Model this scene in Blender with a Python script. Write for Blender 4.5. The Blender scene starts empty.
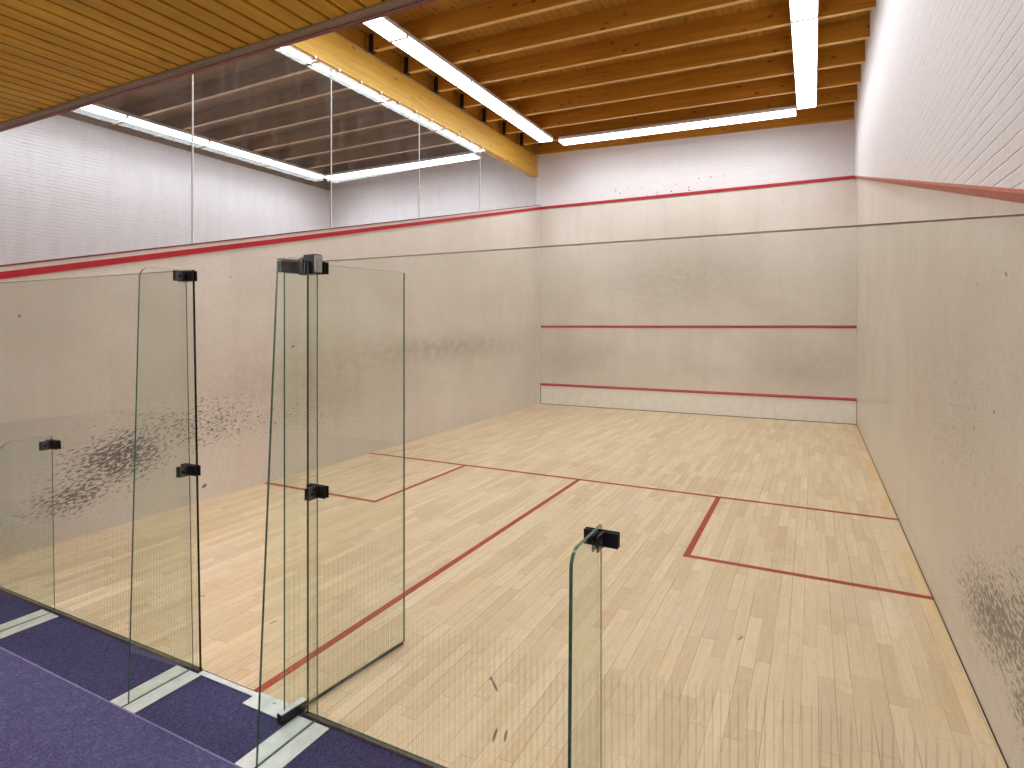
import bpy, bmesh, math, random
from mathutils import Vector, Matrix
random.seed(7)
S = bpy.context.scene
COL = S.collection

# ------------------------------------------------------------------ dimensions
CW, CL = 6.4, 9.779                 # court width (x) and length (y); y = 0 is behind the glass back wall
YG = 0.09                           # plane of the glass back wall
ZOUT = 4.48                         # out line at the front wall
def zr(y): return 2.045 + 0.249 * y # the same on the right wall
def zo(y): return 2.08 + 0.2455 * y # sloping out line on the side walls
STEP_Z, STEP_Y = 0.17, -0.386       # raised carpet platform
def jz(x):                          # underside of the joists
    return 5.72 - 0.02 * x if x > -0.1 else 5.72 + 0.008 * (x + 0.1)
ZTOP = 6.1

# ------------------------------------------------------------------ node helpers
class NT:
    def __init__(self, name):
        self.m = bpy.data.materials.new(name); self.m.use_nodes = True
        self.t = self.m.node_tree; self.t.nodes.clear()
        self.out = self.t.nodes.new('ShaderNodeOutputMaterial')
    def n(self, typ, **kw):
        nd = self.t.nodes.new(typ)
        for k, v in kw.items(): setattr(nd, k, v)
        return nd
    def set(self, sock, v):
        if v is None: return
        if hasattr(v, 'links') or isinstance(v, bpy.types.NodeSocket): self.t.links.new(v, sock)
        elif isinstance(v, (tuple, list)) and len(v) == 3 and sock.type == 'RGBA': sock.default_value = (*v, 1)
        else: sock.default_value = v
    def M(self, op, a, b=None, c=None, clamp=False):
        nd = self.n('ShaderNodeMath', operation=op); nd.use_clamp = clamp
        for i, v in enumerate((a, b, c)):
            if v is not None: self.set(nd.inputs[i], v)
        return nd.outputs[0]
    def mix(self, f, a, b, blend='MIX'):
        nd = self.n('ShaderNodeMix', data_type='RGBA', blend_type=blend)
        self.set(nd.inputs[0], f); self.set(nd.inputs[6], a); self.set(nd.inputs[7], b)
        return nd.outputs[2]
    def pos(self):
        if not hasattr(self, '_p'):
            self._c = self.n('ShaderNodeTexCoord').outputs['Object']
            s = self.n('ShaderNodeSeparateXYZ'); self.set(s.inputs[0], self._c)
            self._p = s.outputs
        return self._p
    def vec(self, x=0.0, y=0.0, z=0.0):
        c = self.n('ShaderNodeCombineXYZ')
        for i, v in enumerate((x, y, z)): self.set(c.inputs[i], v)
        return c.outputs[0]
    def noise(self, v, scale=1.0, detail=3.0, rough=0.55, dist=0.0):
        nd = self.n('ShaderNodeTexNoise')
        self.set(nd.inputs['Vector'], v); nd.inputs['Scale'].default_value = scale
        nd.inputs['Detail'].default_value = detail; nd.inputs['Roughness'].default_value = rough
        nd.inputs['Distortion'].default_value = dist
        return nd.outputs[0]
    def white(self, v):
        nd = self.n('ShaderNodeTexWhiteNoise', noise_dimensions='3D'); self.set(nd.inputs['Vector'], v)
        return nd.outputs['Value']
    def ramp(self, f, lo, hi, a=0.0, b=1.0, smooth=True):
        nd = self.n('ShaderNodeMapRange', interpolation_type='SMOOTHSTEP' if smooth else 'LINEAR')
        for i, v in enumerate((f, lo, hi, a, b)): self.set(nd.inputs[i], v)
        return nd.outputs[0]
    def gauss(self, y, z, cy, cz, sy, sz, rot=0.0):
        """soft elliptical mask around (cy,cz) on a wall"""
        dy = self.M('SUBTRACT', y, cy); dz = self.M('SUBTRACT', z, cz)
        c, s = math.cos(rot), math.sin(rot)
        u = self.M('ADD', self.M('MULTIPLY', dy, c / sy), self.M('MULTIPLY', dz, s / sy))
        v = self.M('ADD', self.M('MULTIPLY', dy, -s / sz), self.M('MULTIPLY', dz, c / sz))
        q = self.M('ADD', self.M('MULTIPLY', u, u), self.M('MULTIPLY', v, v))
        return self.M('POWER', 2.718, self.M('MULTIPLY', q, -1.0))
    def bump(self, h, strength=0.3, dist=0.01):
        nd = self.n('ShaderNodeBump'); nd.inputs['Strength'].default_value = strength
        nd.inputs['Distance'].default_value = dist; self.set(nd.inputs['Height'], h)
        return nd.outputs[0]
    def bsdf(self, col, rough=0.5, metal=0.0, normal=None, spec=0.5, coat=0.0):
        b = self.n('ShaderNodeBsdfPrincipled')
        self.set(b.inputs['Base Color'], col); self.set(b.inputs['Roughness'], rough)
        b.inputs['Metallic'].default_value = metal; b.inputs['Specular IOR Level'].default_value = spec
        b.inputs['Coat Weight'].default_value = coat
        if normal is not None: self.set(b.inputs['Normal'], normal)
        self.t.links.new(b.outputs[0], self.out.inputs[0])
        return b

def simple(name, col, rough=0.5, metal=0.0, var=0.06, scale=30.0, spec=0.5):
    t = NT(name); t.pos()
    f = t.noise(t._c, scale, 4)
    c = t.mix(t.ramp(f, 0.3, 0.7), tuple(max(0, x * (1 - var)) for x in col), tuple(min(1, x * (1 + var)) for x in col))
    t.bsdf(c, rough, metal, spec=spec)
    return t.m

def wood(name, dark, mid, light, axis=0, grain=1.0, rough=0.45, knots=True, plank=None, plank_axis=1, gap=0.0, spec=0.4):
    """timber with the grain running along one axis; optional plank seams across another"""
    t = NT(name); p = t.pos()
    sc = [26.0, 26.0, 26.0]; sc[axis] = 1.6
    oi = t.n('ShaderNodeObjectInfo').outputs['Random']
    sh = t.M('MULTIPLY', oi, 37.0)
    v = t.vec(*[t.M('ADD', t.M('MULTIPLY', p[i], sc[i] * grain), sh) for i in range(3)])
    g = t.noise(v, 1.0, 5, 0.6, 0.6)
    b = [2.5, 2.5, 2.5]; b[axis] = 0.35
    v2 = t.vec(*[t.M('ADD', t.M('MULTIPLY', p[i], b[i]), sh) for i in range(3)])
    g2 = t.noise(v2, 1.0, 3)
    c = t.mix(t.ramp(g, 0.25, 0.75), dark, mid)
    c = t.mix(t.M('MULTIPLY', t.ramp(g2, 0.4, 0.8), 0.6), c, light)
    if plank:
        row = t.M('FLOOR', t.M('DIVIDE', p[plank_axis], plank))
        r = t.white(t.vec(row, 3.1, 0.7))
        c = t.mix(t.M('MULTIPLY', r, 0.55), c, tuple(x * 0.6 for x in mid))
        if gap:
            fr = t.M('FRACT', t.M('DIVIDE', p[plank_axis], plank))
            c = t.mix(t.M('LESS_THAN', fr, gap), c, (0.02, 0.012, 0.006))
    if knots:
        vk = [7.0, 7.0, 7.0]; vk[axis] = 3.2
        vo = t.n('ShaderNodeTexVoronoi'); vo.inputs['Scale'].default_value = 1.0
        t.set(vo.inputs['Vector'], t.vec(*[t.M('ADD', t.M('MULTIPLY', p[i], vk[i]), sh) for i in range(3)]))
        k = t.ramp(vo.outputs['Distance'], 0.06, 0.17, 1.0, 0.0)
        c = t.mix(t.M('MULTIPLY', k, 0.8), c, tuple(x * 0.25 for x in dark))
    t.bsdf(c, rough, 0, t.bump(g, 0.08, 0.004), spec=spec)
    return t.m

# ------------------------------------------------------------------ materials
def plaster(name, ax, wall):
    """old cream squash plaster; ax = axis along the wall; ball marks where the photo shows them"""
    t = NT(name); p = t.pos(); u, z = p[ax], p[2]
    base = t.mix(t.ramp(t.noise(t._c, 0.8, 4), 0.3, 0.7), (0.665, 0.595, 0.53), (0.72, 0.655, 0.595))
    fine = t.noise(t._c, 26, 6, 0.78)
    base = t.mix(t.ramp(fine, 0.46, 0.72, 0, 0.42), base, (0.47, 0.41, 0.355))
    vst = t.noise(t.vec(t.M('MULTIPLY', u, 5.0), 0.3, t.M('MULTIPLY', z, 0.5)), 1.0, 4)
    base = t.mix(t.ramp(vst, 0.45, 0.75, 0, 0.22), base, (0.53, 0.46, 0.385))
    # grime that the rubber balls leave over the playing height
    play = t.M('MULTIPLY', t.ramp(z, 0.4, 1.0), t.ramp(z, 2.0, 3.4, 1.0, 0.0))
    g2 = t.noise(t.vec(t.M('MULTIPLY', u, 1.3), 1.0, t.M('MULTIPLY', z, 1.9)), 1.0, 4)
    base = t.mix(t.M('MULTIPLY', play, t.ramp(g2, 0.3, 0.75, 0.0, 0.38)), base, (0.48, 0.425, 0.35))
    sm = None
    if wall == 'left':
        spots = [(1.15, 0.60, 0.62, 0.36, 0.18, 1.0), (1.9, 0.80, 1.1, 0.40, 0.0, 0.74), (0.80, 0.36, 0.45, 0.22, 0.15, 0.9), (3.2, 0.75, 1.9, 0.42, 0, 0.55)]
        sm = [(6.4, 1.42, 2.3, 0.22, 0.0, 0.85), (3.2, 1.2, 1.6, 0.4, 0.0, 0.5)]
    elif wall == 'right':
        spots = [(1.25, 0.52, 0.95, 0.30, -0.20, 1.0), (0.80, 0.62, 0.6, 0.42, -0.1, 0.95), (0.85, 0.36, 0.40, 0.22, 0.0, 0.9), (2.2, 1.2, 1.6, 0.8, 0.0, 0.5)]
        sm = [(2.0, 1.5, 2.0, 0.8, 0, 0.35)]
    else:
        spots = [(3.2, 2.6, 2.5, 0.7, 0, 0.22)]
        sm = [(3.2, 2.8, 1.3, 0.5, 0, 0.5), (5.6, 1.0, 0.9, 0.4, 0, 0.45), (1.0, 1.1, 0.9, 0.4, 0, 0.4)]
    for (cy, cz, sy, sz, r, w) in sm:
        n = t.noise(t.vec(t.M('MULTIPLY', u, 6.0), 4.0, t.M('MULTIPLY', z, 8.0)), 1.0, 5, 0.65)
        f = t.M('MULTIPLY', t.gauss(u, z, cy, cz, sy, sz, r), t.ramp(n, 0.25, 0.7, 0.15, w))
        base = t.mix(f, base, (0.36, 0.30, 0.225))
    m = None
    for (cy, cz, sy, sz, r, w) in spots:
        f = t.M('MULTIPLY', t.gauss(u, z, cy, cz, sy, sz, r), w)
        m = f if m is None else t.M('MAXIMUM', m, f)
    a = 0.28 if wall != 'right' else 0.16
    ur = t.M('ADD', t.M('MULTIPLY', u, math.cos(a)), t.M('MULTIPLY', z, math.sin(a)))
    zr = t.M('SUBTRACT', t.M('MULTIPLY', z, math.cos(a)), t.M('MULTIPLY', u, math.sin(a)))
    sp = t.noise(t.vec(t.M('MULTIPLY', ur, 22.0), 2.0, t.M('MULTIPLY', zr, 60.0)), 1.0, 3, 0.62, 0.5)
    th = t.M('SUBTRACT', 0.735, t.M('MULTIPLY', m, 0.315))
    base = t.mix(t.M('MULTIPLY', m, t.ramp(fine, 0.3, 0.65, 0.04, 0.30)), base, (0.27, 0.215, 0.17))
    f = t.M('MULTIPLY', t.ramp(t.M('SUBTRACT', sp, th), 0.0, 0.06), t.M('ADD', 0.48, t.M('MULTIPLY', m, 0.42), clamp=True))
    base = t.mix(f, base, (0.095, 0.075, 0.06))
    # a few isolated dark knocks
    vo = t.n('ShaderNodeTexVoronoi'); vo.inputs['Scale'].default_value = 1.0
    t.set(vo.inputs['Vector'], t.vec(t.M('MULTIPLY', u, 2.6), 0.5, t.M('MULTIPLY', z, 3.4)))
    cellr = t.n('ShaderNodeSeparateColor'); t.set(cellr.inputs[0], vo.outputs['Color'])
    k = t.M('MULTIPLY', t.ramp(vo.outputs['Distance'], 0.02, 0.055, 1.0, 0.0), t.M('GREATER_THAN', cellr.outputs[0], 0.6))
    base = t.mix(t.M('MULTIPLY', k, t.ramp(z, 2.0, 2.8, 0.6, 0.0)), base, (0.12, 0.10, 0.085))
    for (cy, cz, sy, sz, rot) in {'left': ((0.44, 1.877, 0.014, 0.014, 0), (1.92, 0.15, 0.03, 0.018, 0.5), (3.0, 1.55, 0.03, 0.012, 0.4)), 'right': ((1.11, 2.014, 0.022, 0.009, 0.5), (1.28, 1.42, 0.016, 0.009, 0.2), (1.9, 2.06, 0.012, 0.007, 0), (1.55, 2.0, 0.012, 0.007, 0.3))}.get(wall, ()):
        base = t.mix(t.M('MULTIPLY', t.ramp(t.gauss(u, z, cy, cz, sy, sz, rot), 0.25, 0.6), 0.85), base, (0.07, 0.055, 0.045))
    b = t.bsdf(base, 0.42, 0, t.bump(fine, 0.10, 0.003), spec=0.45, coat=0.22)
    b.inputs['Coat Roughness'].default_value = 0.16
    return t.m

def brick(name, ax, chips=False):
    """white painted brick"""
    t = NT(name); p = t.pos(); u, z = p[ax], p[2]
    wob = t.noise(t.vec(t.M('MULTIPLY', u, 1.0), 0.0, t.M('MULTIPLY', z, 1.0)), 6.0, 3)
    zz = t.M('DIVIDE', t.M('ADD', z, t.M('MULTIPLY', t.M('SUBTRACT', wob, 0.5), 0.016)), 0.0625)
    row = t.M('FLOOR', zz); fz = t.M('FRACT', zz)
    d = t.M('MINIMUM', fz, t.M('SUBTRACT', 1.0, fz))
    vis = t.noise(t.vec(t.M('MULTIPLY', u, 3.5), t.M('MULTIPLY', row, 5.3), 0.0), 1.0, 3, 0.7)
    gro = t.M('MULTIPLY', t.ramp(d, 0.02, 0.11, 1.0, 0.0), t.ramp(vis, 0.35, 0.66, 0.12, 1.0))
    fu = t.M('FRACT', t.M('ADD', t.M('DIVIDE', u, 0.22), t.M('MULTIPLY', t.white(t.vec(row, 2.0, 0.0)), 1.0)))
    du = t.M('MINIMUM', fu, t.M('SUBTRACT', 1.0, fu))
    per = t.M('MULTIPLY', t.ramp(du, 0.008, 0.03, 1.0, 0.0), t.ramp(vis, 0.5, 0.7, 0.0, 0.45))
    gro = t.M('MAXIMUM', gro, per)
    fine = t.noise(t._c, 38, 6, 0.8)
    c = t.mix(t.ramp(fine, 0.44, 0.74, 0, 0.45), (0.76, 0.715, 0.73), (0.54, 0.505, 0.505))
    c = t.mix(t.M('MULTIPLY', gro, 0.22), c, (0.42, 0.39, 0.385))
    if chips:
        n = t.noise(t.vec(t.M('MULTIPLY', u, 9.0), 0.0, t.M('MULTIPLY', z, 13.0)), 1.0, 2)
        msk = t.gauss(u, z, 3.0, 4.66, 1.5, 0.16)
        c = t.mix(t.M('MULTIPLY', t.ramp(n, 0.65, 0.69), t.ramp(msk, 0.2, 0.6)), c, (0.16, 0.08, 0.07))
    h = t.M('SUBTRACT', t.M('MULTIPLY', fine, 0.40), gro)
    t.bsdf(c, 0.6, 0, t.bump(h, 0.75, 0.009), spec=0.3)
    return t.m

def floor_mat():
    """maple strips running down the court"""
    t = NT('maple_strip_floor'); p = t.pos(); x, y = p[0], p[1]
    w, ln = 0.076, 0.56
    row = t.M('FLOOR', t.M('DIVIDE', x, w))
    off = t.M('MULTIPLY', t.white(t.vec(row, 5.5, 0.0)), 7.3)
    yy = t.M('ADD', t.M('DIVIDE', y, ln), off)
    idx = t.M('FLOOR', yy)
    r = t.white(t.vec(row, idx, 1.0)); r2 = t.white(t.vec(row, idx, 9.0))
    c = t.mix(r, (0.615, 0.45, 0.265), (0.745, 0.57, 0.365))
    c = t.mix(t.M('MULTIPLY', t.M('GREATER_THAN', r2, 0.88), 0.40), c, (0.52, 0.35, 0.19))
    c = t.mix(t.M('MULTIPLY', t.M('LESS_THAN', r2, 0.12), 0.40), c, (0.79, 0.645, 0.455))
    spk = t.noise(t.vec(t.M('MULTIPLY', x, 40.0), t.M('MULTIPLY', y, 14.0), 1.0), 1.0, 5, 0.75)
    c = t.mix(t.ramp(spk, 0.50, 0.72, 0, 0.38), c, (0.45, 0.31, 0.175))
    c = t.mix(t.ramp(spk, 0.50, 0.30, 0, 0.30), c, (0.82, 0.69, 0.50))
    gr = t.noise(t.vec(t.M('ADD', t.M('MULTIPLY', x, 60.0), t.M('MULTIPLY', r, 40.0)), t.M('MULTIPLY', y, 2.2), r2), 1.0, 5, 0.65, 0.4)
    c = t.mix(t.ramp(gr, 0.35, 0.8, 0, 0.46), c, (0.48, 0.315, 0.175))
    wear = t.noise(t.vec(x, y, 0.0), 1.4, 5, 0.65)
    c = t.mix(t.ramp(wear, 0.4, 0.75, 0, 0.35), c, (0.70, 0.57, 0.45))
    blot = t.noise(t.vec(t.M('MULTIPLY', x, 3.0), t.M('MULTIPLY', y, 3.0), 4.0), 1.0, 5, 0.7)
    c = t.mix(t.ramp(blot, 0.56, 0.78, 0, 0.42), c, (0.40, 0.285, 0.185))
    # the playing surface is scoured pale; a yellow band of old varnish stays along the right wall
    c = t.mix(t.M('MULTIPLY', t.ramp(x, 6.27, 6.36), t.ramp(r2, 0.1, 0.9, 0.15, 0.65)), c, (0.72, 0.44, 0.15))
    fx = t.M('FRACT', t.M('DIVIDE', x, w)); fy = t.M('FRACT', yy)
    gapn = t.noise(t.vec(t.M('MULTIPLY', row, 3.7), t.M('MULTIPLY', y, 0.9), 2.0), 1.0, 2)
    gx = t.M('MULTIPLY', t.M('LESS_THAN', fx, 0.030), t.ramp(gapn, 0.40, 0.62, 0.18, 0.95))
    gy = t.M('MULTIPLY', t.M('LESS_THAN', fy, 0.006), 0.4)
    c = t.mix(t.M('MAXIMUM', gx, gy), c, (0.17, 0.10, 0.055))
    # short scuffs and knocks
    sc = t.noise(t.vec(t.M('MULTIPLY', x, 22.0), t.M('MULTIPLY', y, 7.0), 7.0), 1.0, 3, 0.7, 1.5)
    c = t.mix(t.ramp(sc, 0.70, 0.77, 0, 0.6), c, (0.16, 0.11, 0.075))
    for (cx, cy, sx, sy, rot) in ((4.19, 0.675, 0.008, 0.016, 0.6), (4.235, 0.635, 0.055, 0.007, -0.75), (4.41, 0.345, 0.045, 0.007, -1.26), (4.455, 0.36, 0.04, 0.006, -1.2), (2.71, 0.58, 0.03, 0.007, 1.5), (2.00, 0.61, 0.02, 0.008, 0.3), (5.30, 1.60, 0.03, 0.006, 1.2), (5.72, 0.75, 0.02, 0.006, 0.4)):
        c = t.mix(t.M('MULTIPLY', t.ramp(t.gauss(x, y, cx, cy, sx, sy, rot), 0.25, 0.6), 0.85), c, (0.06, 0.042, 0.032))
    t.bsdf(c, t.ramp(wear, 0.3, 0.7, 0.36, 0.52), 0, t.bump(gr, 0.04, 0.002), spec=0.4)
    return t.m

def carpet(name, dark, light):
    t = NT(name); t.pos()
    a = t.noise(t._c, 160, 4, 0.8); b = t.noise(t._c, 45, 3, 0.7); d = t.noise(t._c, 2.0, 3)
    c = t.mix(t.ramp(a, 0.36, 0.66), dark, light)
    c = t.mix(t.ramp(b, 0.5, 0.72, 0, 0.35), c, tuple(x * 1.7 for x in light))
    c = t.mix(t.ramp(d, 0.4, 0.7, 0, 0.25), c, dark)
    t.bsdf(c, 0.95, 0, t.bump(a, 0.7, 0.006), spec=0.1)
    return t.m

def glass(name, tint, lines=None, dust=0.0, line_axis=0, ior_f0=0.04):
    """clear toughened glass: tinted transmission and a Fresnel reflection at each face"""
    t = NT(name)
    tr = t.n('ShaderNodeBsdfTransparent'); gl = t.n('ShaderNodeBsdfGlossy')
    gl.inputs['Roughness'].default_value = 0.01
    gl.inputs['Color'].default_value = (0.95, 0.97, 0.96, 1)
    col = tint
    if lines:
        p = t.pos()
        f = t.M('LESS_THAN', t.M('FRACT', t.M('DIVIDE', p[line_axis], 0.0265)), 0.18)
        nz = t.noise(t.vec(t.M('MULTIPLY', p[0], 1.5), t.M('MULTIPLY', p[1], 1.5), p[2]), 1.0, 2)
        top = t.M('ADD', lines, t.M('MULTIPLY', t.M('SUBTRACT', nz, 0.5), 0.25))
        f = t.M('MULTIPLY', f, t.ramp(t.M('SUBTRACT', top, p[2]), 0.0, 0.10))
        col = t.mix(f, tint, tuple(c * 0.90 for c in tint))
    t.set(tr.inputs[0], col)
    lw = t.n('ShaderNodeLayerWeight'); lw.inputs['Blend'].default_value = 0.5
    fr = t.M('ADD', ior_f0, t.M('MULTIPLY', t.M('POWER', lw.outputs['Facing'], 5.0), 1 - ior_f0))
    ms = t.n('ShaderNodeMixShader'); t.set(ms.inputs[0], fr)
    t.t.links.new(tr.outputs[0], ms.inputs[1]); t.t.links.new(gl.outputs[0], ms.inputs[2])
    last = ms.outputs[0]
    if dust:
        p = t.pos()
        df = t.n('ShaderNodeBsdfDiffuse'); df.inputs[0].default_value = (0.7, 0.68, 0.68, 1)
        dn = t.noise(t.vec(p[0], t.M('MULTIPLY', p[1], 9.0), t.M('MULTIPLY', p[2], 1.2)), 1.0, 5, 0.7)
        d2 = t.n('ShaderNodeMixShader'); t.set(d2.inputs[0], t.ramp(dn, 0.35, 0.8, dust * 0.4, dust * 1.6))
        t.t.links.new(last, d2.inputs[1]); t.t.links.new(df.outputs[0], d2.inputs[2]); last = d2.outputs[0]
    t.t.links.new(last, t.out.inputs[0])
    return t.m

def emit(name, col, strength):
    t = NT(name); e = t.n('ShaderNodeEmission')
    e.inputs[0].default_value = (*col, 1); e.inputs[1].default_value = strength
    t.t.links.new(e.outputs[0], t.out.inputs[0]); return t.m

def paint_line(name, col, base, amount=0.3, scale=18):
    t = NT(name); t.pos()
    n = t.noise(t._c, scale, 5, 0.75); n2 = t.noise(t._c, 3, 3)
    c = t.mix(t.ramp(n, 0.5, 0.75, 0, amount), col, base)
    c = t.mix(t.ramp(n2, 0.4, 0.8, 0, 0.3), c, tuple(x * 0.6 for x in col))
    t.bsdf(c, 0.5, spec=0.35); return t.m

LIGHT = 8.5        # luminous diffusers
LAMP_W = 12.0      # lamps inside each fitting
MT = dict(
    pl_left=plaster('plaster_left', 1, 'left'), pl_right=plaster('plaster_right', 1, 'right'), pl_front=plaster('plaster_front', 0, 'front'),
    br_side=brick('painted_brick_side', 1), br_front=brick('painted_brick_front', 0, True),
    floor=floor_mat(),
    white=simple('white_paint', (0.62, 0.60, 0.58), 0.6),
    tin=simple('tin_white_paint', (0.80, 0.765, 0.71), 0.45, var=0.05, scale=8),
    red=paint_line('red_floor_paint', (0.37, 0.030, 0.008), (0.45, 0.19, 0.11), 0.5),
    redwall=paint_line('red_wall_paint', (0.42, 0.012, 0.022), (0.55, 0.12, 0.10), 0.25),
    redworn=paint_line('worn_red_paint', (0.52, 0.15, 0.11), (0.66, 0.42, 0.35), 0.8, 30),
    darkred=simple('dark_red_edge', (0.20, 0.03, 0.035), 0.5),
    joist=wood('joist_pine', (0.36, 0.14, 0.010), (0.53, 0.225, 0.020), (0.62, 0.30, 0.038), 0),
    joistlit=wood('joist_lit_underside', (0.58, 0.34, 0.10), (0.74, 0.47, 0.16), (0.80, 0.55, 0.22), 0, knots=False),  # joist undersides: the bright light from below is put into the colour
    joistdimlit=wood('dimmed_joist_lit_underside', (0.46, 0.31, 0.17), (0.58, 0.40, 0.24), (0.64, 0.46, 0.30), 0, knots=False),  # same painted-in underside light for the adjoining court
    joistdim=wood('glass_dimmed_joist', (0.17, 0.095, 0.042), (0.28, 0.16, 0.07), (0.35, 0.21, 0.10), 0),  # same pine, its dimmed look through the glazing put into the colour
    beam=wood('glulam_pine', (0.58, 0.31, 0.045), (0.76, 0.44, 0.070), (0.80, 0.50, 0.11), 1),
    deck=wood('roof_boards', (0.34, 0.155, 0.02), (0.52, 0.25, 0.036), (0.58, 0.31, 0.06), 1, plank=0.115, plank_axis=0, gap=0.05),
    slat=wood('ceiling_slats', (0.42, 0.185, 0.005), (0.66, 0.325, 0.010), (0.72, 0.40, 0.026), 1, plank=0.1, plank_axis=0, spec=0.2),
    fascia=wood('brown_fascia', (0.16, 0.10, 0.06), (0.24, 0.155, 0.10), (0.28, 0.19, 0.13), 0, knots=False),
    gap=simple('dark_void', (0.012, 0.010, 0.009), 0.9),
    black=simple('black_metal', (0.022, 0.021, 0.024), 0.33, 0.5, 0.2),
    gunmetal=simple('gunmetal', (0.13, 0.125, 0.135), 0.28, 0.9, 0.15),
    steel=simple('brushed_steel', (0.50, 0.50, 0.52), 0.32, 1.0, 0.1, 60),
    alu=simple('aluminium_channel', (0.70, 0.74, 0.73), 0.42, 0.35, 0.10, 14),
    housing=simple('white_housing', (0.66, 0.62, 0.62), 0.4),
    gasket=simple('brown_gasket', (0.13, 0.085, 0.070), 0.6, 0, 0.25),
    brightgap=simple('bright_gap_tone', (0.62, 0.46, 0.24), 0.4, 0.5),  # pale tone for the light showing in the gap over the beam
    carpet=carpet('blue_carpet', (0.045, 0.043, 0.115), (0.135, 0.128, 0.27)),
    carpetpale=carpet('pale_carpet_nosing', (0.14, 0.13, 0.24), (0.30, 0.28, 0.44)),  # paler carpet tone for the narrow nosing faces
    carpet2=carpet('navy_carpet', (0.032, 0.032, 0.085), (0.10, 0.095, 0.21)),
    glass=glass('toughened_glass', (0.965, 0.978, 0.960), lines=0.66),
    glassd=glass('door_glass', (0.965, 0.978, 0.960), lines=0.72, line_axis=1),
    glassf=glass('fin_glass', (0.945, 0.972, 0.952)),
    glassu=glass('dusty_glass', (0.93, 0.93, 0.945), dust=0.03),
    edge=simple('green_glass_edge', (0.035, 0.105, 0.060), 0.28, 0, 0.3, spec=0.5),
    polished=simple('polished_glass_edge', (0.26, 0.24, 0.21), 0.3, 0, 0.1),
    edgedark=simple('dark_glass_edge', (0.012, 0.012, 0.010), 0.2, 0, 0.2),
    seal=simple('pale_silicone', (0.75, 0.70, 0.66), 0.6),
    lamp=emit('lamp_diffuser', (0.90, 0.965, 1.0), LIGHT),
    lampadded=emit('added_pendant_diffuser', (0.97, 0.97, 1.0), 58.0),  # glow of the pendants added behind the viewpoint
)

# ------------------------------------------------------------------ object helpers
def link(name, bm, mats, parent=None, smooth=False):
    me = bpy.data.meshes.new(name); bmesh.ops.recalc_face_normals(bm, faces=bm.faces[:]); bm.to_mesh(me); bm.free()
    for m in (mats if isinstance(mats, (list, tuple)) else [mats]): me.materials.append(m)
    if smooth:
        for f in me.polygons: f.use_smooth = True
    o = bpy.data.objects.new(name, me); COL.objects.link(o)
    if parent is not None: o.parent = parent
    return o
def tag(o, label=None, cat=None, group=None, kind=None):
    if label: o['label'] = label
    if cat: o['category'] = cat
    if group: o['group'] = group
    if kind: o['kind'] = kind
    return o
def add_box(bm, x0, x1, y0, y1, z0, z1, bev=0.0, mi=0, mat=None):
    r = bmesh.ops.create_cube(bm, size=1.0)
    vs = r['verts']
    for v in vs:
        v.co = Vector((x0 + (v.co.x + .5) * (x1 - x0), y0 + (v.co.y + .5) * (y1 - y0), z0 + (v.co.z + .5) * (z1 - z0)))
    fs = set(f for v in vs for f in v.link_faces)
    for f in fs: f.material_index = mi
    if bev > 0:
        es = list(set(e for v in vs for e in v.link_edges))
        rr = bmesh.ops.bevel(bm, geom=es, offset=bev, segments=2, affect='EDGES', profile=0.6)
        vs = list(set(v for f in rr['faces'] for v in f.verts) | set(v for v in vs if v.is_valid))
    if mat is not None: bmesh.ops.transform(bm, matrix=mat, verts=[v for v in vs if v.is_valid])
    return vs
def box(name, x0, x1, y0, y1, z0, z1, mats, parent=None, bev=0.0):
    bm = bmesh.new(); add_box(bm, x0, x1, y0, y1, z0, z1, bev); return link(name, bm, mats, parent)
def add_prism(bm, pts, axis, a, b, mi=0, rim=None):
    """polygon pts in the two axes other than `axis`, extruded from a to b; rim = material index of the side faces"""
    def mk(q, c):
        if axis == 0: return Vector((c, q[0], q[1]))
        if axis == 1: return Vector((q[0], c, q[1]))
        return Vector((q[0], q[1], c))
    va = [bm.verts.new(mk(q, a)) for q in pts]; vb = [bm.verts.new(mk(q, b)) for q in pts]
    fs = [bm.faces.new(va), bm.faces.new(vb[::-1])]
    for f in fs: f.material_index = mi
    n = len(pts)
    for i in range(n):
        f = bm.faces.new((va[i], vb[i], vb[(i + 1) % n], va[(i + 1) % n])); f.material_index = mi if rim is None else rim
    return va + vb
def prism(name, pts, axis, a, b, mats, parent=None, rim=None):
    bm = bmesh.new(); add_prism(bm, pts, axis, a, b, 0, rim); return link(name, bm, mats, parent)
def add_cyl(bm, c, r, h, axis, seg=16):
    m = {0: Matrix.Rotation(math.pi / 2, 4, 'Y'), 1: Matrix.Rotation(math.pi / 2, 4, 'X'), 2: Matrix.Identity(4)}[axis]
    bmesh.ops.create_cone(bm, cap_ends=True, segments=seg, radius1=r, radius2=r * 0.86, depth=h, matrix=Matrix.Translation(c) @ m)
def struct(o, label, cat): return tag(o, label, cat, kind='structure')

# ------------------------------------------------------------------ shell
GX0, GX1, GY0 = -6.6, 6.4, -4.2
fl = struct(box('floor', 0, CW, 0.10, CL, -0.06, 0, MT['floor']), 'pale maple strip court floor with red painted lines', 'floor')
def floor_line(name, x0, x1, y0, y1):
    box(name, x0, x1, y0, y1, 0.0, 0.0012, MT['red'], fl)
YS, YB, BX, LW = 4.281, 2.632, 1.619, 0.05
h = LW / 2
floor_line('short_line', 0.0, CW, YS - h, YS + h)
floor_line('half_court_line', 3.2 - h, 3.2 + h, 0.10, YS - h)
for (xa, xb, xl) in ((0.0, BX + h, BX), (CW - BX - h, CW, CW - BX)):
    floor_line('service_box_line', xa, xb, YB - h, YB + h)
    floor_line('service_box_line', xl - h, xl + h, YB + h, YS - h)
box('perimeter_gap', CW - 0.006, CW, 0.10, CL, 0.0, 0.002, MT['gap'], fl)

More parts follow.
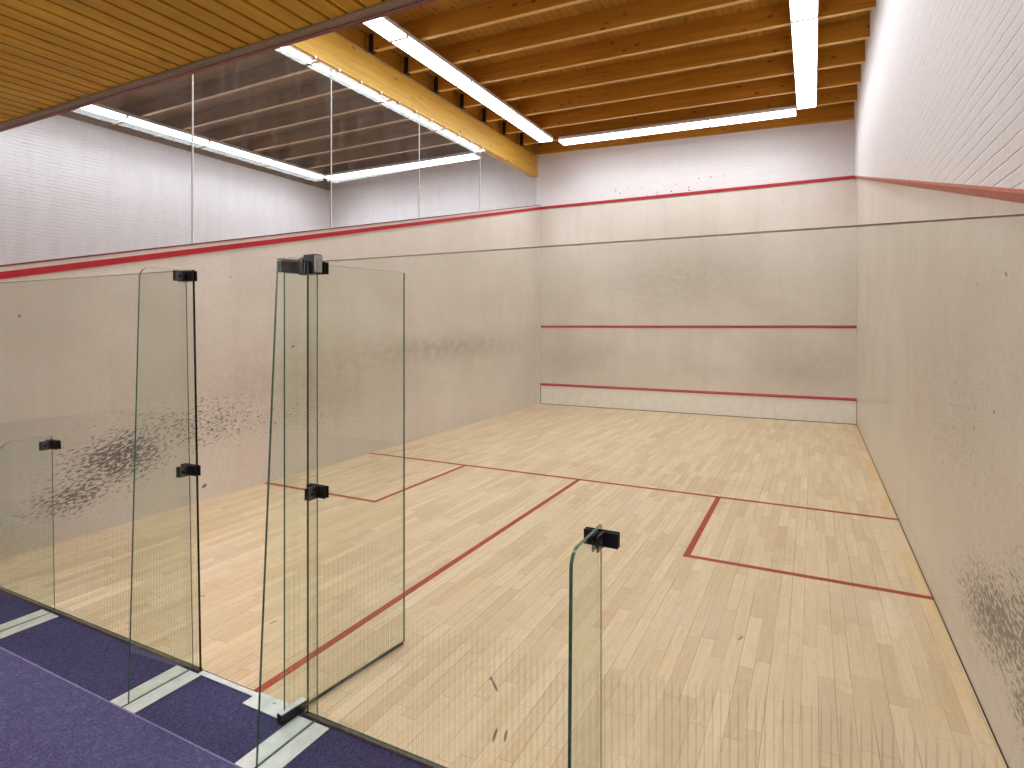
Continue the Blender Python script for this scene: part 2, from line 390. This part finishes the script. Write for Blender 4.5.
struct(box('floor_neighbour', GX0, -0.2, 0.10, CL, -0.06, 0, MT['floor']), 'maple floor of the adjoining court beyond the left wall', 'floor')
struct(box('floor_aisle', GX0, GX1, STEP_Y, 0.10, -0.06, -0.002, MT['carpet2']), 'navy carpet strip between the glass back wall and the raised step', 'carpet')
bm = bmesh.new()
add_prism(bm, [(GY0, -0.05), (STEP_Y, -0.05), (STEP_Y, STEP_Z - 0.012), (STEP_Y - 0.004, STEP_Z - 0.003), (STEP_Y - 0.013, STEP_Z), (GY0, STEP_Z)], 0, GX0, GX1)
for f in bm.faces:
    f.normal_update()
    if 0.1 < abs(f.normal.z) < 0.97: f.material_index = 1
struct(link('floor_step', bm, [MT['carpet'], MT['carpetpale']]), 'raised blue carpeted step in front of the glass wall', 'step')

# front wall: plaster below the out line, painted brick above
struct(box('wall_front', 0, CW, CL, CL + 0.3, 0, ZOUT, MT['pl_front']), 'cream plaster front wall with ball grime', 'wall')
struct(box('wall_front_brick', -0.25, CW, CL - 0.004, CL + 0.3, ZOUT + 0.055, ZTOP + 0.2, MT['br_front']), 'white painted brick above the red line of the front wall', 'wall')
struct(box('wall_front_neighbour', GX0, -0.25, CL, CL + 0.3, 0, ZTOP + 0.2, MT['br_front']), 'white brick front wall of the adjoining court seen through the upper glazing', 'wall')
struct(box('trim_1', -0.02, CW, CL - 0.022, CL + 0.02, ZOUT, ZOUT + 0.055, MT['redwall'], bev=0.003), 'red out line strip across the front wall', 'line')
struct(box('trim_2', 0, CW, CL - 0.008, CL + 0.01, 1.753 - 0.0, 1.753 + 0.05, MT['redwall'], bev=0.002), 'red service line strip halfway up the front wall', 'line')
# side walls
yb = 0.0
def side_poly(y0, y1, off0, off1=None, ztop=None):
    if ztop is None: return [(y0, zo(y0) + off0), (y1, zo(y1) + off0), (y1, zo(y1) + off1), (y0, zo(y0) + off1)]
    return [(y0, zo(y0) + off0), (y1, zo(y1) + off0), (y1, ztop), (y0, ztop)]
struct(prism('wall_right', [(GY0, -0.05), (CL, -0.05), (CL, zr(CL)), (0, zr(0)), (0, 3.2), (GY0, 3.2)], 0, CW, CW + 0.3, MT['pl_right']), 'cream plaster right side wall with dark ball marks near the glass', 'wall')
struct(prism('wall_right_brick', [(0, zr(0) + .055), (CL, zr(CL) + .055), (CL, ZTOP + .2), (0, ZTOP + .2)], 0, CW - 0.045, CW + 0.3, MT['br_side']), 'white painted brick upper part of the right wall', 'wall')
bm = bmesh.new()
vs = []
for y in (0.0, CL):
    vs.append([bm.verts.new((CW + 0.05, y, zr(y) - 0.004)), bm.verts.new((CW - 0.004, y, zr(y) - 0.004)), bm.verts.new((CW - 0.047, y, zr(y) + 0.042)),
               bm.verts.new((CW - 0.047, y, zr(y) + 0.058)), bm.verts.new((CW + 0.05, y, zr(y) + 0.058))])
bm.faces.new(vs[0]); bm.faces.new(vs[1][::-1])
for i in range(5): bm.faces.new((vs[0][i], vs[1][i], vs[1][(i + 1) % 5], vs[0][(i + 1) % 5]))
struct(link('trim_3', bm, MT['redworn']), 'worn red sloping ledge between plaster and brick on the right wall', 'line')
struct(prism('wall_left', [(0.0, 0), (CL, 0), (CL, zo(CL) + 0.100), (0.0, zo(0) + 0.100)], 0, -0.2, 0, MT['pl_left']), 'cream plaster left dividing wall speckled with dark ball marks', 'wall')
struct(prism('trim_4', side_poly(0, CL, 0.0, 0.056), 0, -0.01, 0.012, MT['redwall']), 'red sloping out line strip along the left wall', 'line')
struct(prism('trim_5', side_poly(0, CL, 0.094, 0.108), 0, -0.06, 0.006, MT['darkred']), 'thin dark red edge above the left out line under the glazing', 'line')
struct(box('wall_far', GX0 - 0.3, GX0, GY0, CL, -0.05, 5.585, MT['br_side']), 'white brick far wall of the adjoining court beyond the upper glazing', 'wall')
struct(box('wall_far_top', GX0 - 0.3, GX0 + 0.02, GY0, CL, 5.585, ZTOP + .2, MT['fascia']), 'dark timber plate on top of the far wall', 'wall')
struct(box('wall_back', GX0, GX1, -0.12, 0.0, 3.11, ZTOP + 0.2, MT['white']), 'white wall above the gallery ceiling edge', 'wall')
struct(box('wall_back_neighbour', GX0, -0.2, 0.0, 0.1, 0, 3.11, MT['white']), 'white back wall of the adjoining court', 'wall')
struct(box('wall_gallery', GX0, GX1, GY0 - 0.2, GY0, -0.05, 3.3, MT['white']), 'white rear wall of the viewing gallery', 'wall')

# roof deck and gallery ceiling
bm = bmesh.new()
JD = 0.27
add_prism(bm, [(-0.1, jz(-0.0999) + JD), (CW + 0.1, jz(CW) + JD), (CW + 0.1, jz(CW) + JD + 0.05), (-0.1, jz(-0.0999) + JD + 0.05)], 1, -0.1, CL + 0.1)
add_prism(bm, [(GX0 - 0.1, jz(GX0) + JD), (-0.1, jz(-0.1001) + JD), (-0.1, jz(-0.1) + JD + 0.05), (GX0 - 0.1, jz(GX0) + JD + 0.05)], 1, -0.1, CL + 0.1)
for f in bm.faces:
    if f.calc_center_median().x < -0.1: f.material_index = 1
struct(link('ceiling', bm, [MT['deck'], MT['joistdim']]), 'pine board roof deck above the joists', 'ceiling')
bm = bmesh.new()
xg = -6.56
while xg < GX1:
    add_box(bm, xg + 0.009, min(xg + 0.091, GX1), GY0, -0.048, 3.085, 3.105, 0.002)
    xg += 0.1
add_box(bm, GX0, GX1, GY0, -0.05, 3.150, 3.18, 0, 1)
struct(link('ceiling_gallery', bm, [MT['slat'], MT['gap']]), 'orange slatted timber ceiling over the gallery with black gaps', 'ceiling')
bm = bmesh.new()
add_box(bm, GX0, GX1, -0.046, -0.012, 3.072, 3.13, 0.002)
add_box(bm, GX0, GX1, -0.012, 0.006, 3.066, 3.13, 0.002, 1)
struct(link('trim_6', bm, [MT['fascia'], MT['darkred']]), 'dark brown edge board of the gallery ceiling', 'trim')

# ------------------------------------------------------------------ timber roof
ORD = ['first', 'second', 'third', 'fourth', 'fifth', 'sixth', 'seventh', 'eighth', 'ninth', 'tenth', 'eleventh', 'twelfth']
plate = prism('wall_plate', [(-0.08, 5.742), (CW - 0.04, 5.562), (CW - 0.04, 5.85), (-0.08, 5.98)], 1, CL - 0.07, CL - 0.005, MT['joist'])
tag(plate, 'dark pine plank lying flat against the top of the front wall', 'joist')
beam = box('glulam_beam', -0.25, -0.08, 0.0, CL, 5.235, 5.70, MT['beam'], bev=0.006)
tag(beam, 'massive knotty pine beam running over the glazing along the left wall', 'beam')
bm = bmesh.new()
add_box(bm, -0.082, -0.066, 0.0, 7.6, 5.688, 5.698, 0.002); add_box(bm, -0.082, -0.070, 0.0, 7.6, 5.672, 5.680, 0.002)
tag(link('bright_gap_strip', bm, MT['brightgap'], beam), 'pale strips for the light in the gap and the plate edge on top')  # light through the gap and the plate edge, modelled as pale strips
for k in range(22):
    bm = bmesh.new(); add_box(bm, -0.110, -0.074, 1.0 + k * 0.4, 1.03 + k * 0.4, 5.215, 5.252, 0.004)
    link('glazing_clip', bm, MT['steel'], beam)

tag(box('blocking', -0.185, -0.155, 0.0, CL, 5.70, 5.99, MT['joist'], beam), 'plank standing on the beam between the joists')
JY = [8.93 - 0.757 * k for k in range(12)]
def joist_mesh(x0, x1):
    bm = bmesh.new(); add_box(bm, x0, x1, -0.032, 0.032, 0.0, JD, 0.004); return bm
def shade_block_mesh(sx):
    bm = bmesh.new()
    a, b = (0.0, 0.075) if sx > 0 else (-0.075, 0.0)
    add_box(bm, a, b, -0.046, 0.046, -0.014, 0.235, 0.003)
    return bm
def make_joist(x0, x1, xa, slope, bx, sx):
    o = link('roof_joist', joist_mesh(x0 - xa, x1 - xa), [MT['joist' if sx > 0 else 'joistdim'], MT['joistlit' if sx > 0 else 'joistdimlit']])
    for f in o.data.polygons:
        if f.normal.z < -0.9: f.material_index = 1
    o.rotation_euler = (0, math.atan(slope), 0)
    b = link('joist_end_shade', shade_block_mesh(sx), MT['black'], o); b.location = (bx - xa, 0, 0)  # black block standing for the shadowed gap at the joist end
    return o
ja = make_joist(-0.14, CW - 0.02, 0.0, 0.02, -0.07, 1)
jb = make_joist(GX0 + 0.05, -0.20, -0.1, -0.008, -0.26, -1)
def copy_tree(o):
    c = o.copy(); COL.objects.link(c)
    for ch in list(o.children):
        d = ch.copy(); COL.objects.link(d); d.parent = c
        for g in list(ch.children):
            e = g.copy(); COL.objects.link(e); e.parent = d
    return c
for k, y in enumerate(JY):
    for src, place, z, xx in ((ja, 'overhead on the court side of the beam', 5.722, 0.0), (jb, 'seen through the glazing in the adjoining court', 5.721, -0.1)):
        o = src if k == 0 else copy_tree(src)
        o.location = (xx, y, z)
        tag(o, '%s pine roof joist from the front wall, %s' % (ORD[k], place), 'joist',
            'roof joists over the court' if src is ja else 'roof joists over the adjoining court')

# ------------------------------------------------------------------ strip lights
def strip_light(L, w=0.30, hgt=0.10):
    L -= 0.026
    bm = bmesh.new()
    add_prism(bm, [(-w / 2, 0.030), (w / 2, 0.030), (w / 2, 0.075), (w / 2 - 0.02, hgt), (-w / 2 + 0.02, hgt), (-w / 2, 0.075)], 1, -L / 2 + 0.004, L / 2 - 0.004)
    o = link('ceiling_strip_light', bm, MT['housing'])
    bm = bmesh.new(); add_prism(bm, [(-w / 2 + 0.004, 0.030), (-w / 2 + 0.020, 0.0), (w / 2 - 0.020, 0.0), (w / 2 - 0.004, 0.030)], 1, -L / 2 + 0.012, L / 2 - 0.012)
    tag(link('diffuser', bm, MT['lamp'], o), 'glowing white diffuser')
    for s in (-1, 1):
        bm = bmesh.new(); y0 = s * (L / 2 - 0.005)
        add_box(bm, -w / 2, w / 2, min(y0, y0 + s * 0.010), max(y0, y0 + s * 0.010), -0.002, 0.02, 0.002)
        add_box(bm, -w / 2 + 0.003, w / 2 - 0.003, min(y0, y0 + s * 0.008), max(y0, y0 + s * 0.008), 0.0, hgt - 0.002, 0.002)
        link('end_cap', bm, MT['housing'], o)
    return o
SL = 1.52
lamp = bpy.data.lights.new('lamp', 'AREA'); lamp.shape = 'RECTANGLE'; lamp.size = 0.26; lamp.size_y = 1.44
lamp.energy = LAMP_W; lamp.spread = math.radians(140); lamp.color = (0.90, 0.965, 1.0)
proto = strip_light(SL)
lo = bpy.data.objects.new('lamp', lamp); COL.objects.link(lo); lo.parent = proto; lo.location = (0, 0, -0.004)
used = [False]
def put_light(x, y, z, rot=(0, 0, 0), label='', group=''):
    o = copy_tree(proto) if used[0] else proto
    used[0] = True
    o.location = (x, y, z); o.rotation_euler = rot
    return tag(o, label, 'light', group)
for k in range(5):
    put_light(0.69, 8.645 - SL * (k + 0.5), 5.598, (0, 0.02, 0), '%s strip light from the front wall in the row beside the big beam' % ORD[k], 'strip lights beside the beam')
    put_light(5.582, 8.70 - SL * (k + 0.5), 5.505, (0, 0.02, 0), '%s strip light from the front wall in the row beside the right brick wall' % ORD[k], 'strip lights beside the right wall')
    put_light(-0.79, 8.645 - SL * (k + 0.5), 5.598, (0, 0, 0), '%s strip light from the front wall just behind the glazing under the beam' % ORD[k], 'strip lights behind the glazing')
    put_light(-5.73, 8.70 - SL * (k + 0.5), 5.575, (0, 0, 0), '%s strip light from the front wall beside the far brick wall of the adjoining court' % ORD[k], 'strip lights of the adjoining court wall')
sl = 0.0205
for k in range(3):
    x = 0.90 + 1.507 * (k + 0.5)
    o = put_light(x, 8.905, 5.612 - sl * (x - 0.9), (0, 0, -math.pi / 2),
              'strip light along the front wall, %s' % ('end next to the big beam' , 'middle one of three', 'end next to the right wall row')[k], 'strip lights along the front wall')
    o.rotation_euler = (Matrix.Rotation(math.atan(sl), 4, 'Y') @ Matrix.Rotation(-math.pi / 2, 4, 'Z')).to_euler()
    o = put_light(x, 0.62, 5.612 - sl * (x - 0.9), label='added strip light in the unseen row above the back wall, %s' % ('end next to the big beam', 'middle one of three', 'end next to the right wall row')[k], group='added strip lights above the glass back wall')  # out-of-view row added to even out the court lighting
    o.rotation_euler = (Matrix.Rotation(math.atan(sl), 4, 'Y') @ Matrix.Rotation(-math.pi / 2, 4, 'Z')).to_euler()
    x = -5.6 + 1.507 * (k + 0.5)
    put_light(x, 8.79, 5.56, (0, 0, -math.pi / 2),
              'adjoining court strip light on its front wall, %s' % ('end next to the far wall', 'middle one of three', 'end next to the glazing')[k], 'strip lights along the adjoining front wall')

# ------------------------------------------------------------------ upper glazing between the courts
ye = [0.03] + [1.866 + 1.826 * k for k in range(4)] + [CL - 0.006]
for k in range(len(ye) - 1):
    a, b = ye[k] + 0.006, ye[k + 1] - 0.006
    o = prism('window_%d' % (k + 1), [(a, zo(a) + 0.102), (b, zo(b) + 0.102), (b, 5.236), (a, 5.236)], 0, -0.111, -0.101, [MT['glassu'], MT['seal']], rim=1)
    struct(o, 'tall dusty glass pane over the left wall, %s from the front wall' % ORD[len(ye) - 2 - k], 'window')
    if k < len(ye) - 2:
        yy = ye[k + 1]
        link_bm = bmesh.new(); add_box(link_bm, -0.113, -0.099, yy - 0.006, yy + 0.006, zo(yy) + 0.102, 5.236)
        link('silicone_seal', link_bm, MT['seal'], o)

# ------------------------------------------------------------------ tin on the front wall
tin = tag(bpy.data.objects.new('tin', None), 'low white board with red rail along the foot of the front wall', 'tin'); COL.objects.link(tin)
tin.location = (0, CL, 0)
for (a, b) in ((0.004, 2.522), (2.526, 5.016), (5.020, CW - 0.004)):
    o = box('board', a, b, -0.020, -0.001, 0.012, 0.432, MT['tin'], tin, 0.0015)
o = prism('rail', [(-0.045, 0.448), (-0.030, 0.430), (-0.001, 0.430), (-0.001, 0.478), (-0.012, 0.478)], 0, 0.0, CW, MT['redwall'], tin); tag(o, 'red rail along the top')
o = box('foot_strip', 0.0, CW, -0.024, -0.001, 0.0, 0.011, MT['gasket'], tin)
for v in (0.0, CW - 0.008): box('end_trim', v, v + 0.008, -0.026, -0.001, 0.0, 0.43, MT['gasket'], tin)

# ------------------------------------------------------------------ glass back wall
T = 0.012
def pane(pts, label, dark=None):
    """one clear panel; pts = outline in x, z; dark = index of the outline edge with a black seal"""
    bm = bmesh.new(); add_prism(bm, pts, 1, YG - T / 2, YG + T / 2, 0, 1)
    if dark is not None:
        bm.faces.ensure_lookup_table(); bm.faces[2 + dark].material_index = 2
    add_prism(bm, [(YG - T / 2 - 0.0006, 2.0915), (YG - T / 2 - 0.0006, 2.0955), (YG + T / 2 + 0.0006, 2.0955), (YG + T / 2 + 0.0006, 2.0915)], 0, pts[3][0], pts[2][0], 3)
    o = link('glass_screen', bm, [MT['glass'], MT['edge'], MT['edgedark'], MT['polished']])
    tag(o, label, 'glass panel', 'panels of the glass back wall')
    x0, x1 = pts[0][0], pts[1][0]
    box('base_gasket', x0, x1, YG - 0.014, YG - T / 2, 0.0, 0.008, MT['gasket'], o)
    box('base_gasket', x0, x1, YG + T / 2, YG + 0.010, 0.0, 0.006, MT['gasket'], o)
    return o
LEAN = 0.028                        # the left part of the back wall stands slightly out of plumb
FX = [1.353, 2.728, 3.625, 5.0]
pane([(0.004, 0.004), (2.780, 0.004), (2.780 - LEAN * 2.1, 2.095), (0.004, 2.095)], 'wide clear glass panel of the back wall left of the doorway', 1)
pane([(3.557, 0.004), (CW - 0.004, 0.004), (CW - 0.004, 2.095), (3.557, 2.095)], 'wide clear glass panel of the back wall right of the doorway', 3)

def fin_outline(yo_bot, yo_top, ztop, r=0.055):
    y1 = YG - T / 2 - 0.001
    pts = [(y1, 0.004), (y1, ztop)]
    cx, cz = yo_top + r, ztop - r
    for i in range(9):
        a = math.pi / 2 + math.pi / 2 * i / 8
        pts.append((cx + r * math.cos(a), cz + r * math.sin(a)))
    pts.append((yo_bot, 0.004))
    return pts
def bolt(parent, c, axis):
    bm = bmesh.new(); add_cyl(bm, c, 0.0065, 0.006, axis); return link('bolt', bm, MT['black'], parent)
def clamp(parent, x, z, hh=0.027, wl=0.064, wr=0.064):
    """two steel angles holding fin to panel, a backing plate on the court side and bolts"""
    bm = bmesh.new(); y1 = YG - T / 2
    for s, wd in ((-1, wl), (1, wr)):
        xa, xb = sorted((x + s * (T / 2), x + s * wd))
        add_box(bm, xa, xb, y1 - 0.006, y1, z - hh, z + hh, 0.0015)
        xa, xb = sorted((x + s * (T / 2), x + s * (T / 2 + 0.006)))
        add_box(bm, xa, xb, y1 - 0.062, y1 - 0.0065, z - hh, z + hh, 0.0015, 1)
    add_box(bm, x - wl, x + wr, YG + T / 2, YG + T / 2 + 0.006, z - hh, z + hh, 0.0015)
    o = link('clamp', bm, [MT['black'], MT['gunmetal']], parent); tag(o, 'black metal clamp')
    for s, wd in ((-1, wl), (1, wr)):
        bolt(o, (x + s * wd * 0.58, y1 - 0.011, z), 1)
    bolt(o, (x - T / 2 - 0.011, y1 - 0.042, z), 0); bolt(o, (x + T / 2 + 0.011, y1 - 0.042, z), 0)
    return o
def fin(x, ytop, ybot, ztop, label, clamps, chan_y0=0.062, lean=0.0, wr=0.064):
    bm = bmesh.new(); add_prism(bm, fin_outline(ybot, ytop, ztop), 0, x - T / 2, x + T / 2, 0, 1)
    bm.faces.ensure_lookup_table(); bm.faces[2].material_index = 0
    o = link('glass_fin', bm, [MT['glassf'], MT['edge']])
    bm = bmesh.new(); jw = 0.003 if ztop > 1.5 or lean else 0.0018
    add_box(bm, x - jw, x + jw, YG - T / 2 - 0.0016, YG - T / 2 - 0.0004, 0.004, ztop); link('silicone_joint', bm, MT['gasket'], o)
    tag(o, label, 'glass fin', 'fins bracing the glass back wall')
    for z in clamps: clamp(o, x, z, wr=wr)
    for q in [o] + list(o.children_recursive):
        for v in q.data.vertices: v.co.x -= lean * v.co.z
    bm = bmesh.new()
    for s in (-1, 1):
        xa, xb = sorted((x + s * 0.007, x + s * 0.098))
        add_box(bm, xa, xb, STEP_Y + 0.002, chan_y0, 0.0, 0.004, 0.001)
    add_box(bm, x - 0.007, x + 0.007, STEP_Y + 0.002, chan_y0, 0.0, 0.0012, 0, 1)
    tag(link('floor_channel', bm, [MT['alu'], MT['gap']], o), 'pale metal floor channel with a slot')
    return o
fin(FX[0], -0.170, -0.215, 1.105, 'low glass fin by the left wall, with one black clamp at its top', [1.050], lean=LEAN)
fin(FX[1], -0.143, -0.222, 2.095, 'tall tapered glass fin on the left side of the doorway', [2.062, 1.040], lean=LEAN)
fin(FX[2], -0.127, -0.224, 2.095, 'tall tapered glass fin beside the open glass door', [2.062, 1.043], wr=0.052)
fin(FX[3], -0.187, -0.208, 1.100, 'low glass fin nearest the camera with a clamp and its thick green edge', [1.050])

# ------------------------------------------------------------------ open door leaf on its floor pivot
dr = bpy.data.objects.new('door_1', None); COL.objects.link(dr)
dr.location = (3.508, 0.082, 0.0); dr.rotation_euler = (0, 0, -math.radians(6.7))
struct(dr, 'frameless glass door leaf standing open into the court', 'door')
bm = bmesh.new(); add_box(bm, -T / 2, T / 2, -0.072, 0.653, 0.018, 2.098)
for f in bm.faces:
    f.normal_update()
    if abs(f.normal.x) < 0.5: f.material_index = 1
link('leaf', bm, [MT['glassd'], MT['edge']], dr)
bm = bmesh.new()
for s in (-1, 1):
    xa, xb = sorted((s * T / 2, s * (T / 2 + 0.011))); add_box(bm, xa, xb, -0.098, 0.030, 0.006, 0.046, 0.002)
add_box(bm, -0.017, 0.017, -0.098, 0.030, 0.004, 0.018, 0.002)
o = link('bottom_patch', bm, MT['black'], dr); tag(o, 'black pivot shoe at the foot of the leaf')
bm = bmesh.new(); add_box(bm, -0.0175, 0.0175, -0.097, 0.028, 0.0462, 0.050, 0.001); link('cover_strip', bm, MT['alu'], o)
bm = bmesh.new()
for s in (-1, 1):
    xa, xb = sorted((s * T / 2, s * (T / 2 + 0.011))); add_box(bm, xa, xb, -0.100, 0.046, 2.042, 2.095, 0.002)
add_box(bm, -0.017, 0.017, -0.100, 0.046, 2.099, 2.104, 0.002)
o = link('top_patch', bm, MT['gunmetal'], dr); tag(o, 'dark grey metal patch at the top corner')
bolt(o, (-0.019, -0.055, 2.069), 0)
bm = bmesh.new(); add_box(bm, 0.048, 0.060, -0.034, 0.008, 2.032, 2.108, 0.002); add_box(bm, 0.066, 0.077, -0.036, 0.008, 2.036, 2.112, 0.002, 1); add_box(bm, 0.080, 0.158, -0.032, 0.006, 2.034, 2.122, 0.003); add_box(bm, 0.1585, 0.168, -0.030, 0.004, 2.038, 2.118, 0.002, 1); add_box(bm, 0.018, 0.16, -0.010, 0.006, 2.050, 2.10, 0.0)
tag(link('pivot_block', bm, [MT['black'], MT['steel']], dr), 'black pivot block joining leaf and fin')
bm = bmesh.new(); add_box(bm, -0.004, 0.004, 0.045, 0.644, 0.006, 0.018, 0.0); link('bottom_seal', bm, MT['gasket'], dr)

tag(box('threshold_strip', 2.800, 3.215, 0.064, 0.091, 0.0, 0.004, MT['alu'], bev=0.001), 'thin pale metal strip across the doorway at the edge of the court floor', 'threshold')
bm = bmesh.new(); add_box(bm, 3.217, 3.475, 0.008, 0.100, 0.0, 0.005, 0.001)
fp = tag(link('pivot_plate', bm, MT['alu']), 'small pale metal plate let into the carpet beside the door pivot', 'floor plate')
bm = bmesh.new(); add_cyl(bm, (3.36, 0.07, 0.007), 0.006, 0.003, 2); link('screw', bm, MT['steel'], fp)

# ------------------------------------------------------------------ pendants added to brighten the gallery (up and down light, unseen behind the viewpoint)
for k, x in enumerate((-3.4, 0.2, 2.5, 4.8)):
    o = tag(box('added_pendant', x - 0.75, x + 0.75, -2.36, -2.24, 2.60, 2.66, MT['housing'], bev=0.006), 'added linear pendant brightening the gallery, unseen behind the viewpoint', 'light', 'added gallery pendants')
    box('diffuser', x - 0.73, x + 0.73, -2.35, -2.25, 2.588, 2.60, MT['lampadded'], o)
    box('diffuser', x - 0.73, x + 0.73, -2.35, -2.25, 2.66, 2.672, MT['lampadded'], o)
    for e in (-0.6, 0.6): box('rod', x + e - 0.006, x + e + 0.006, -2.306, -2.294, 2.66, 3.09, MT['steel'], o)

# ------------------------------------------------------------------ world, camera, view
w = bpy.data.worlds.new('World'); S.world = w; w.use_nodes = True
w.node_tree.nodes['Background'].inputs[0].default_value = (0.9, 0.92, 1.0, 1)
w.node_tree.nodes['Background'].inputs[1].default_value = 0.02
cam = bpy.data.cameras.new('camera'); co = bpy.data.objects.new('camera', cam); COL.objects.link(co)
co.location = (5.6769, -1.776, 1.8011); co.rotation_euler = (math.pi / 2, 0, 0.4376)
cam.sensor_width = 36.0; cam.lens = 558.5094 / 1024 * 36.0
cam.shift_x = -39.4965 / 1024; cam.shift_y = -58.41 / 1024
cam.clip_start = 0.05
S.camera = co
S.view_settings.view_transform = 'Standard'
try: S.view_settings.look = 'None'
except Exception: pass
S.view_settings.gamma = 1.0; S.view_settings.use_curve_mapping = False
S.view_settings.exposure = 0.0
S.cycles.max_bounces = 12; S.cycles.diffuse_bounces = 6; S.cycles.transparent_max_bounces = 24; S.cycles.glossy_bounces = 4
S.cycles.use_denoising = True
